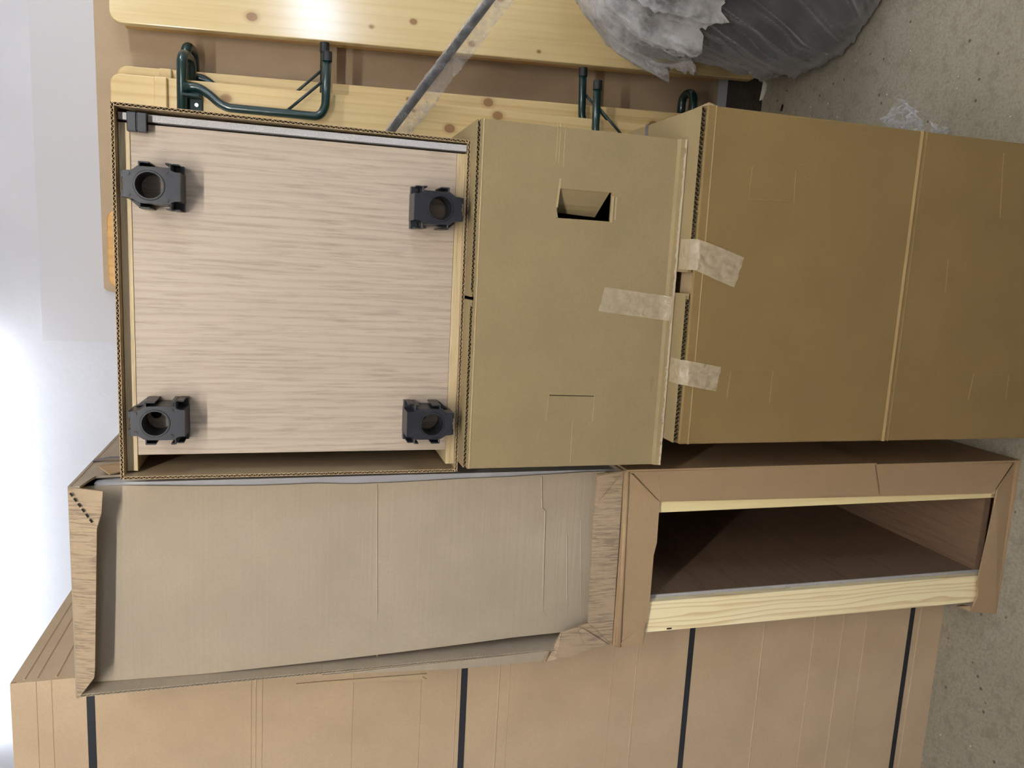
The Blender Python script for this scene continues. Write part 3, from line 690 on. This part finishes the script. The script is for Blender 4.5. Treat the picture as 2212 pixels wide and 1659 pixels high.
def top_carton():
    YP = 1.357; t = .0055
    TR, TL, BR, BL = P(234, 218, 1.333), P(263, 1037, 1.333), P(1017, 303, 1.352), P(989, 1019, 1.352)
    zb = 1.3803; zt = (TR.z+TL.z)/2; D = .58
    TR.z = TL.z = zt; BR.z = BL.z = zb
    T = thing('open_top_carton', 'opened carton around the upturned oak cabinet on top of the stack', 'carton', ((TL.x+TR.x)/2, YP+.28, zb))
    obj('top_wall', lambda b: sheet(b, TL, TR-TL, (0, D, 0), (0, 0, -t), 'B'), 'card_in', T)
    obj('bottom_wall', lambda b: sheet(b, BL, BR-BL, (0, D, 0), (0, 0, t), 'B'), 'card_in', T)
    obj('side_wall', lambda b: sheet(b, BL+V((0, 0, t)), TL-BL-V((0, 0, 2*t)), (0, D, 0), (t, 0, 0), 'B'), 'card_in', T)
    obj('side_wall', lambda b: sheet(b, BR+V((0, 0, t)), TR-BR-V((0, 0, 2*t)), (0, D, 0), (-t, 0, 0), 'B'), 'card_in', T)
    obj('back_wall', lambda b: box(b, BL.x+t, BR.x-t-.004, 1.90, 1.906, zb+t+.0005, zt-t-.0005), 'card_in', T)
    obj('bottom_ply', lambda b: sheet(b, (-.115, 1.3505, zb+t), (.30, 0, 0), (0, .004, 0), (0, 0, .003), ''), 'crease', T)
    # cabinet lying on its flank, underside towards the viewer
    cz1 = zt-t-.0006; cz0 = zb+t+.0006; cx0 = max(BL.x, TL.x)+t+.003
    gx0, gx1 = P(255, 258, YP).x, TR.x-t-.006
    px1 = gx0-.0035; px0 = P(290, 983, YP).x
    C = thing('oak_cabinet', 'pale oak cabinet lying on its side, underside with four black feet showing', 'cabinet', ((px0+px1)/2, YP+.27, cz0))
    th = .0165
    obj('bottom_panel', lambda b: box(b, px0, px1, YP, YP+.018, cz0+th+.0004, cz1-th-.0004), 'oak', C, bevel=.0006)
    for z in (cz0, cz1-th): obj('side_panel', lambda b: box(b, cx0, px1, YP-.001, 1.89, z, z+th), 'oak_edge', C, bevel=.0008)
    obj('back_panel', lambda b: box(b, px0+.02, px1, 1.88, 1.888, cz0+th+.0005, cz1-th-.0005), 'oak_in', C)
    obj('front_panel', lambda b: box(b, gx0, gx1, YP-.006, 1.88, cz0+.001, cz1-.001), 'grey', C, bevel=.0008, label='grey speckled door edge')
    obj('rail', lambda b: box(b, px0+.002, px0+.020, YP+.12, YP+.14, cz0+th+.0005, cz1-th-.0005), 'oak_in', C)
    a, c = P(272, 228, YP-.02), P(317, 286, YP-.02)
    def clip(b):
        w = (a.z-c.z); x0, x1 = c.x, min(a.x, gx1)
        box(b, x0, x1, YP-.020, YP-.0065, c.z, c.z+w*.5-.0006); box(b, x0, x1, YP-.020, YP-.0065, c.z+w*.5+.0006, a.z); box(b, x0+.002, x1-.001, YP-.0185, YP-.0065, c.z, a.z)
    obj('edge_clip', clip, 'black_plastic', C, bevel=.0012, label='black plastic clip with a groove')
    fy = YP-.056
    for (ax, ay, bx, by, flip) in ((265, 347, 388, 452, 0), (283, 872, 396, 958, 0), (896, 399, 997, 498, 1), (880, 874, 977, 960, 1)):
        q = (P(ax, ay, fy)+P(bx, by, fy))*.5
        f = obj('foot_socket', foot_mesh, 'black_plastic', C, smooth=False, local=True)
        f.location = V((q.x, YP-.0004, q.z+(-.004 if flip else .004)))-wloc(C); f['label'] = 'black plastic leg socket'; f.scale = (.80, .95, .80)
        tb = obj('clip_tab', foot_tabs, 'black_plastic', f, local=True, bevel=.0007)
        for x, z in ((.020, .037), (-.020, .037), (.027, -.030), (-.027, -.030)):
            obj('mould_pin', lambda b: tube(b, [V((x, -.0555, z)), V((x, -.0572, z))], .0042, 14), 'black_plastic', f, local=True)
        if flip: f.rotation_euler = (0, math.pi, 0)
        if ay > 800:
            hq = V((q.x+.006, YP-.0008, q.z+(.010 if not flip else .006)))
            obj('drill_hole', lambda b: tube(b, [hq, hq+V((0, .0012, 0))], .0085, 20), 'hole', C)
top_carton()

# ------------------------------------------------------------------ folding benches and table against the wall
BL_ = 2.22
def bench_parts(T, inv, mat):
    """local frame: z along the bench, x across (right edge at 0), underside faces -y"""
    def loc(ix, iy, off=.045):
        p0 = inv.inverted() @ V((0, -off, 0)); n = (inv.inverted().to_3x3() @ V((0, 1, 0)))
        return inv @ PN(ix, iy, p0, n)
    r = .030; th = .027
    def seat(b):
        pts = []
        for cx, cz, a0 in ((-r, BL_-r, 0), (-.25+r, BL_-r, 90), (-.25+r, r, 180), (-r, r, 270)):
            for k in range(7):
                a = math.radians(a0+15*k); pts.append(V((cx+r*math.cos(a), 0, cz+r*math.sin(a))))
        prism(b, pts, (0, th, 0))
    obj('seat', seat, mat, T, local=True, bevel=.004)
    obj('batten', lambda b: box(b, -.235, -.002, -.018, -.0003, 2.055, 2.092), mat, T, local=True, bevel=.003)
    obj('batten', lambda b: box(b, -.235, -.002, -.018, -.0003, BL_-2.092, BL_-2.055), mat, T, local=True, bevel=.003)
    main = [(398, 187), (428, 188), (452, 204), (474, 224), (492, 233), (690, 252), (703, 232), (707, 118)]
    pth = [loc(*q) for q in main]
    mid = BL_/2+.025
    for s in (1, -1):
        def mir(p): return V((p.x, p.y, p.z if s > 0 else 2*mid-p.z))
        leg = obj('leg', lambda b: tube(b, [mir(p) for p in fillet(pth, .05)], .0135, 14), 'green_steel', T, local=True, smooth=True)
        cap = [loc(706.6, 133), loc(707, 112)]
        obj('foot_cap', lambda b: tube(b, [mir(p) for p in cap], .0152, 14), 'rubber', leg, local=True, smooth=False)
        obj('brace', lambda b: tube(b, [mir(loc(619, 240)), mir(loc(698, 175))], .0045, 8), 'dark_steel', leg, local=True, smooth=True)
        z = loc(393, 170, .03).z
        hoop = [V((-.14, -.030, z)), V((.072, -.030, z)), V((.072, .045, z-.012)), V((-.02, .045, z-.012))]
        obj('hinge_hoop', lambda b: tube(b, [mir(p) for p in fillet(hoop, .04, 8)], .0155, 14), 'green_steel', T, local=True, smooth=True)
        br = obj('hinge_plate', lambda b: (box(b, -.115, -.02, -.010, -.0005, *sorted((mir(V((0, 0, z-.055))).z, mir(V((0, 0, z-.004))).z))),
                                           box(b, -.058, -.050, -.060, -.0005, *sorted((mir(V((0, 0, z-.055))).z, mir(V((0, 0, z-.004))).z)))), 'green_plate', T, local=True, bevel=.002)
        obj('screw', lambda b: tube(b, [mir(V((-.075, -.0100, z-.038))), mir(V((-.075, -.0135, z-.038)))], .006, 14), 'screw', br, local=True)
def bench(label, bottom, top, mat, src=None):
    bottom, top = V(bottom), V(top)
    z = (top-bottom).normalized(); x = V((1, 0, 0)); y = z.cross(x).normalized(); x = y.cross(z)
    mw = Matrix((x, y, z)).transposed().to_4x4(); mw.translation = bottom
    T = thing('folding_bench', label, 'bench', bottom, 'folded benches leaning against the wall'); T.rotation_euler = mw.to_euler()
    return T, mw
T1, mw1 = bench('folded pine bench with green legs, in front of another bench', (.509, 2.50, .003), (.514, 2.68, 2.213), 'pine')
bench_parts(T1, mw1.inverted(), 'pine')
def copy_parts(src, dst, mat=None):
    for ch in [c for c in bpy.data.objects if c.parent == src]:
        c = ch.copy(); COL.objects.link(c); c.parent = dst
        if mat and c.name.startswith(('seat', 'batten')):
            c.data = ch.data.copy(); c.data.materials[0] = M[mat]
        for s in [k for k in bpy.data.objects if k.parent == ch]:
            d = s.copy(); COL.objects.link(d); d.parent = c
T2, mw2 = bench('folded pine bench with green legs, squeezed between front bench and wall', (.592, 2.65, .004), (.5616, 2.80, 2.225), 'pine')
copy_parts(T1, T2)
T3, mw3 = bench('orange pine bench, only its rounded end above the open carton', (.113, 2.67, -.009), (.108, 2.80, 2.232), 'pine_orange')
copy_parts(T1, T3, 'pine_orange'); T3.scale = (1, 1, 1.025)

def table():
    ang = math.radians(6)
    b0 = P(1628, 172, 2.66); b0.z = -.009; t0 = P(236, 46, 2.762)
    z = (t0-b0).normalized(); wv = V((math.cos(ang), math.sin(ang), 0)); wv = (wv-z*wv.dot(z)).normalized(); n = wv.cross(z)   # n towards viewer? wv x z = -y
    L = (t0-b0).length; W = .50; th = .027; r = .035
    mw = Matrix((wv, -n, z)).transposed().to_4x4(); mw.translation = b0
    T = thing('folding_table', 'long varnished pine folding table top leaning beside the green legged benches', 'table', b0); T.rotation_euler = mw.to_euler()
    def top(b):
        pts = []
        for cx, cz, a0 in ((W-r, L-r, 0), (r, L-r, 90), (r, r, 180), (W-r, r, 270)):
            for k in range(7):
                a = math.radians(a0+15*k); pts.append(V((cx+r*math.cos(a), 0, cz+r*math.sin(a))))
        prism(b, pts, (0, th, 0))
    obj('table_top', top, 'pine_table', T, local=True, bevel=.003)
    for x in (.004, W-.030): obj('edge_rail', lambda b: box(b, x, x+.026, th+.0003, th+.033, .15, L-.035), 'pine_edge', T, local=True, bevel=.002)
    for q in (.18, L-.22): obj('batten', lambda b: box(b, .034, W-.034, th+.0003, th+.02, q, q+.04), 'pine_edge', T, local=True)
    for q in (.45, L-.45): obj('leg', lambda b: tube(b, fillet([V((.06, th+.016, q)), V((W-.06, th+.016, q)), V((W-.06, th+.016, L/2+(q-L/2)*.1)), V((.06, th+.016, L/2+(q-L/2)*.1)), V((.06, th+.016, q-.01*(1 if q < 1 else -1)))], .03), .0125, 10), 'green_steel', T, local=True, smooth=True)
table()

# ------------------------------------------------------------------ wrapped pole
def pole():
    A, B = P(856, 268, 2.49), P(1058, 0, 2.18); d = (B-A).normalized()
    top = A-d*.16; bot = A+d*(A.z/-d.z)
    T = thing('wrapped_pole', 'long dark pole in a clear plastic sleeve leaning across the pine table', 'pole', bot)
    end = bot-d*.02
    obj('rod', lambda b: tube(b, [top, end], .0125, 14), 'dark_bundle', T, smooth=True)
    side = d.cross(V((0, 1, 0))).normalized()
    if side.z > 0: side = -side
    def sl(b):
        L = (end-top).length; n = int(L/.012)
        def fn(u, v):
            p = top+(end-top)*u; a = v*2*math.pi; s = u*L
            ra = .0165+.0045*noise.noise(V((s*55, math.cos(a)*1.5, math.sin(a)*1.5)))
            off = side*max(0, math.cos(a))*(.036+.006*noise.noise(V((s*6, 2, 0))))
            return p+side*math.cos(a)*ra+d.cross(side)*math.sin(a)*ra*(1-.55*max(0, math.cos(a)))+off
        grid(b, fn, n, 20)
    obj('plastic_sleeve', sl, 'film_sleeve', T, smooth=True)
pole()

# ------------------------------------------------------------------ plastic wrapped bundle
def bundle():
    c = V((1.10, 2.25, 0))
    T = thing('wrapped_bundle', 'dark round bundle in crumpled clear plastic standing on the concrete', 'bundle', c)
    prof = [(0, .34), (.02, .40), (.10, .435), (.22, .445), (.40, .43), (.56, .43), (.70, .40), (.80, .33), (.86, .20), (.885, .02)]
    def rad(z):
        for (a, ra), (b_, rb) in zip(prof, prof[1:]):
            if a <= z <= b_:
                k = (z-a)/(b_-a); k = k*k*(3-2*k) if False else k; return ra+(rb-ra)*k
        return .02
    def ry(r): return r*.80
    def inner(b):
        def fn(u, v):
            a = 2*math.pi*u; z = .885*v; rr = rad(z)*.94
            rr += .012*noise.noise(V((math.cos(a)*3, math.sin(a)*3, z*6)))
            return c+V((math.cos(a)*rr, math.sin(a)*ry(rr), z*.97+.004))
        grid(b, fn, 72, 40, True)
    obj('bundle_body', inner, 'dark_bundle', T, smooth=True)
    def fold(a, z, k, tw, sd):          # diagonal creases pulled tight round the bundle
        q = a*k+z*tw+1.6*noise.noise(V((math.cos(a)*2, math.sin(a)*2, z*2.5+sd)))
        r1 = 1-abs(math.sin(q)); r2 = 1-abs(math.sin(q*2.3+1.7*noise.noise(V((math.cos(a)*4, math.sin(a)*4, z*5+sd)))))
        return r1**2.5*.9+r2**4*.5
    def shell(b):
        def fn(u, v):
            a = 2*math.pi*u; z = .90*v; rr = rad(min(z, .884))
            rr += .024*fold(a, z, 15, -20, 1)*(.65+.5*noise.noise(V((math.cos(a)*3, math.sin(a)*3, z*4))))+.010*noise.noise(V((math.cos(a)*6, math.sin(a)*6, z*5)))
            return c+V((math.cos(a)*rr, math.sin(a)*ry(rr), max(.002, z)))
        grid(b, fn, 420, 150, True)
    obj('plastic_wrap', shell, 'film_wrap', T, smooth=True)
    def skirt(b):
        def fn(u, v):
            a = 2*math.pi*u; hem = .52+.09*noise.noise(V((math.cos(a)*6, math.sin(a)*6, 8)))+.05*noise.noise(V((math.cos(a)*21, math.sin(a)*21, 3)))
            z = .895+(hem-.895)*v
            f = noise.noise(V((math.cos(a)*8+z*2, math.sin(a)*8, z*1.3)))+.6*noise.noise(V((math.cos(a)*19, math.sin(a)*19+z*3, z*2)))
            rr = rad(min(z, .884))+.012+.022*v*(1+f)+.016*f+(.010+.034*v)*fold(a, z, 13, 3.5, 5)
            return c+V((math.cos(a)*rr, math.sin(a)*ry(rr), z+.012))
        grid(b, fn, 420, 70, True)
    obj('plastic_skirt', skirt, 'film_white', T, smooth=True)
    def strip(b):
        for (pa, pb) in (((1666, 118), (1675, 130)), ((1746, 118), (1766, 150))):
            p, q = P(*pa, 2.06), P(*pb, 2.06); ppd(b, p, q-p, (0, .001, 0), V((.010, 0, .010)))
    obj('tape_strip', strip, 'teal_tape', T)
bundle()

# ------------------------------------------------------------------ litter on the floor
def scrap(name, label, pts, amp, seed, base):
    A, B, C, D = [PZ(x, y, .004) for x, y in pts]
    def f(b):
        def fn(u, v):
            p = (A*(1-u)+B*u)*(1-v)+(D*(1-u)+C*u)*v
            h = abs(noise.noise(V((u*3.2+seed, v*3.2, 1))))+.5*abs(noise.noise(V((u*9, v*9+seed, 4))))
            return V((p.x+.02*noise.noise(V((u*4, v*4, seed))), p.y+.02*noise.noise(V((v*4, u*4, seed+3))), .003+amp*h))
        grid(b, fn, 34, 34)
    setp(obj(name, f, 'film_scrap', base=PZ(*base, 0), smooth=False), label, 'plastic scrap')
scrap('film_scrap', 'crumpled clear film scrap on concrete beside the large creased carton', [(1945, 208), (1992, 240), (2010, 330), (1900, 320)], .05, 1, (1960, 270))
scrap('film_scrap', 'small fan of clear film on concrete beside the large creased carton', [(2016, 266), (2056, 280), (2050, 340), (2014, 330)], .04, 5, (2020, 300))
def chip(b):
    prism(b, [PZ(x, y, .0) for x, y in ((1652, 172), (1657, 182), (1656, 192), (1648, 215), (1643, 218), (1648, 196))], (0, 0, .006))
setp(obj('wood_chip', chip, 'white_chip', base=PZ(1650, 195, 0)), 'small white splinter on the floor edge near the table foot', 'splinter')
setp(obj('dark_sliver', lambda b: prism(b, [PZ(x, y, 0) for x, y in ((1690, 226), (1693, 226), (1690, 240), (1687, 240))], (0, 0, .003)), 'hole', base=PZ(1690, 233, 0)), 'thin black sliver lying on the concrete by the wall', 'sliver')
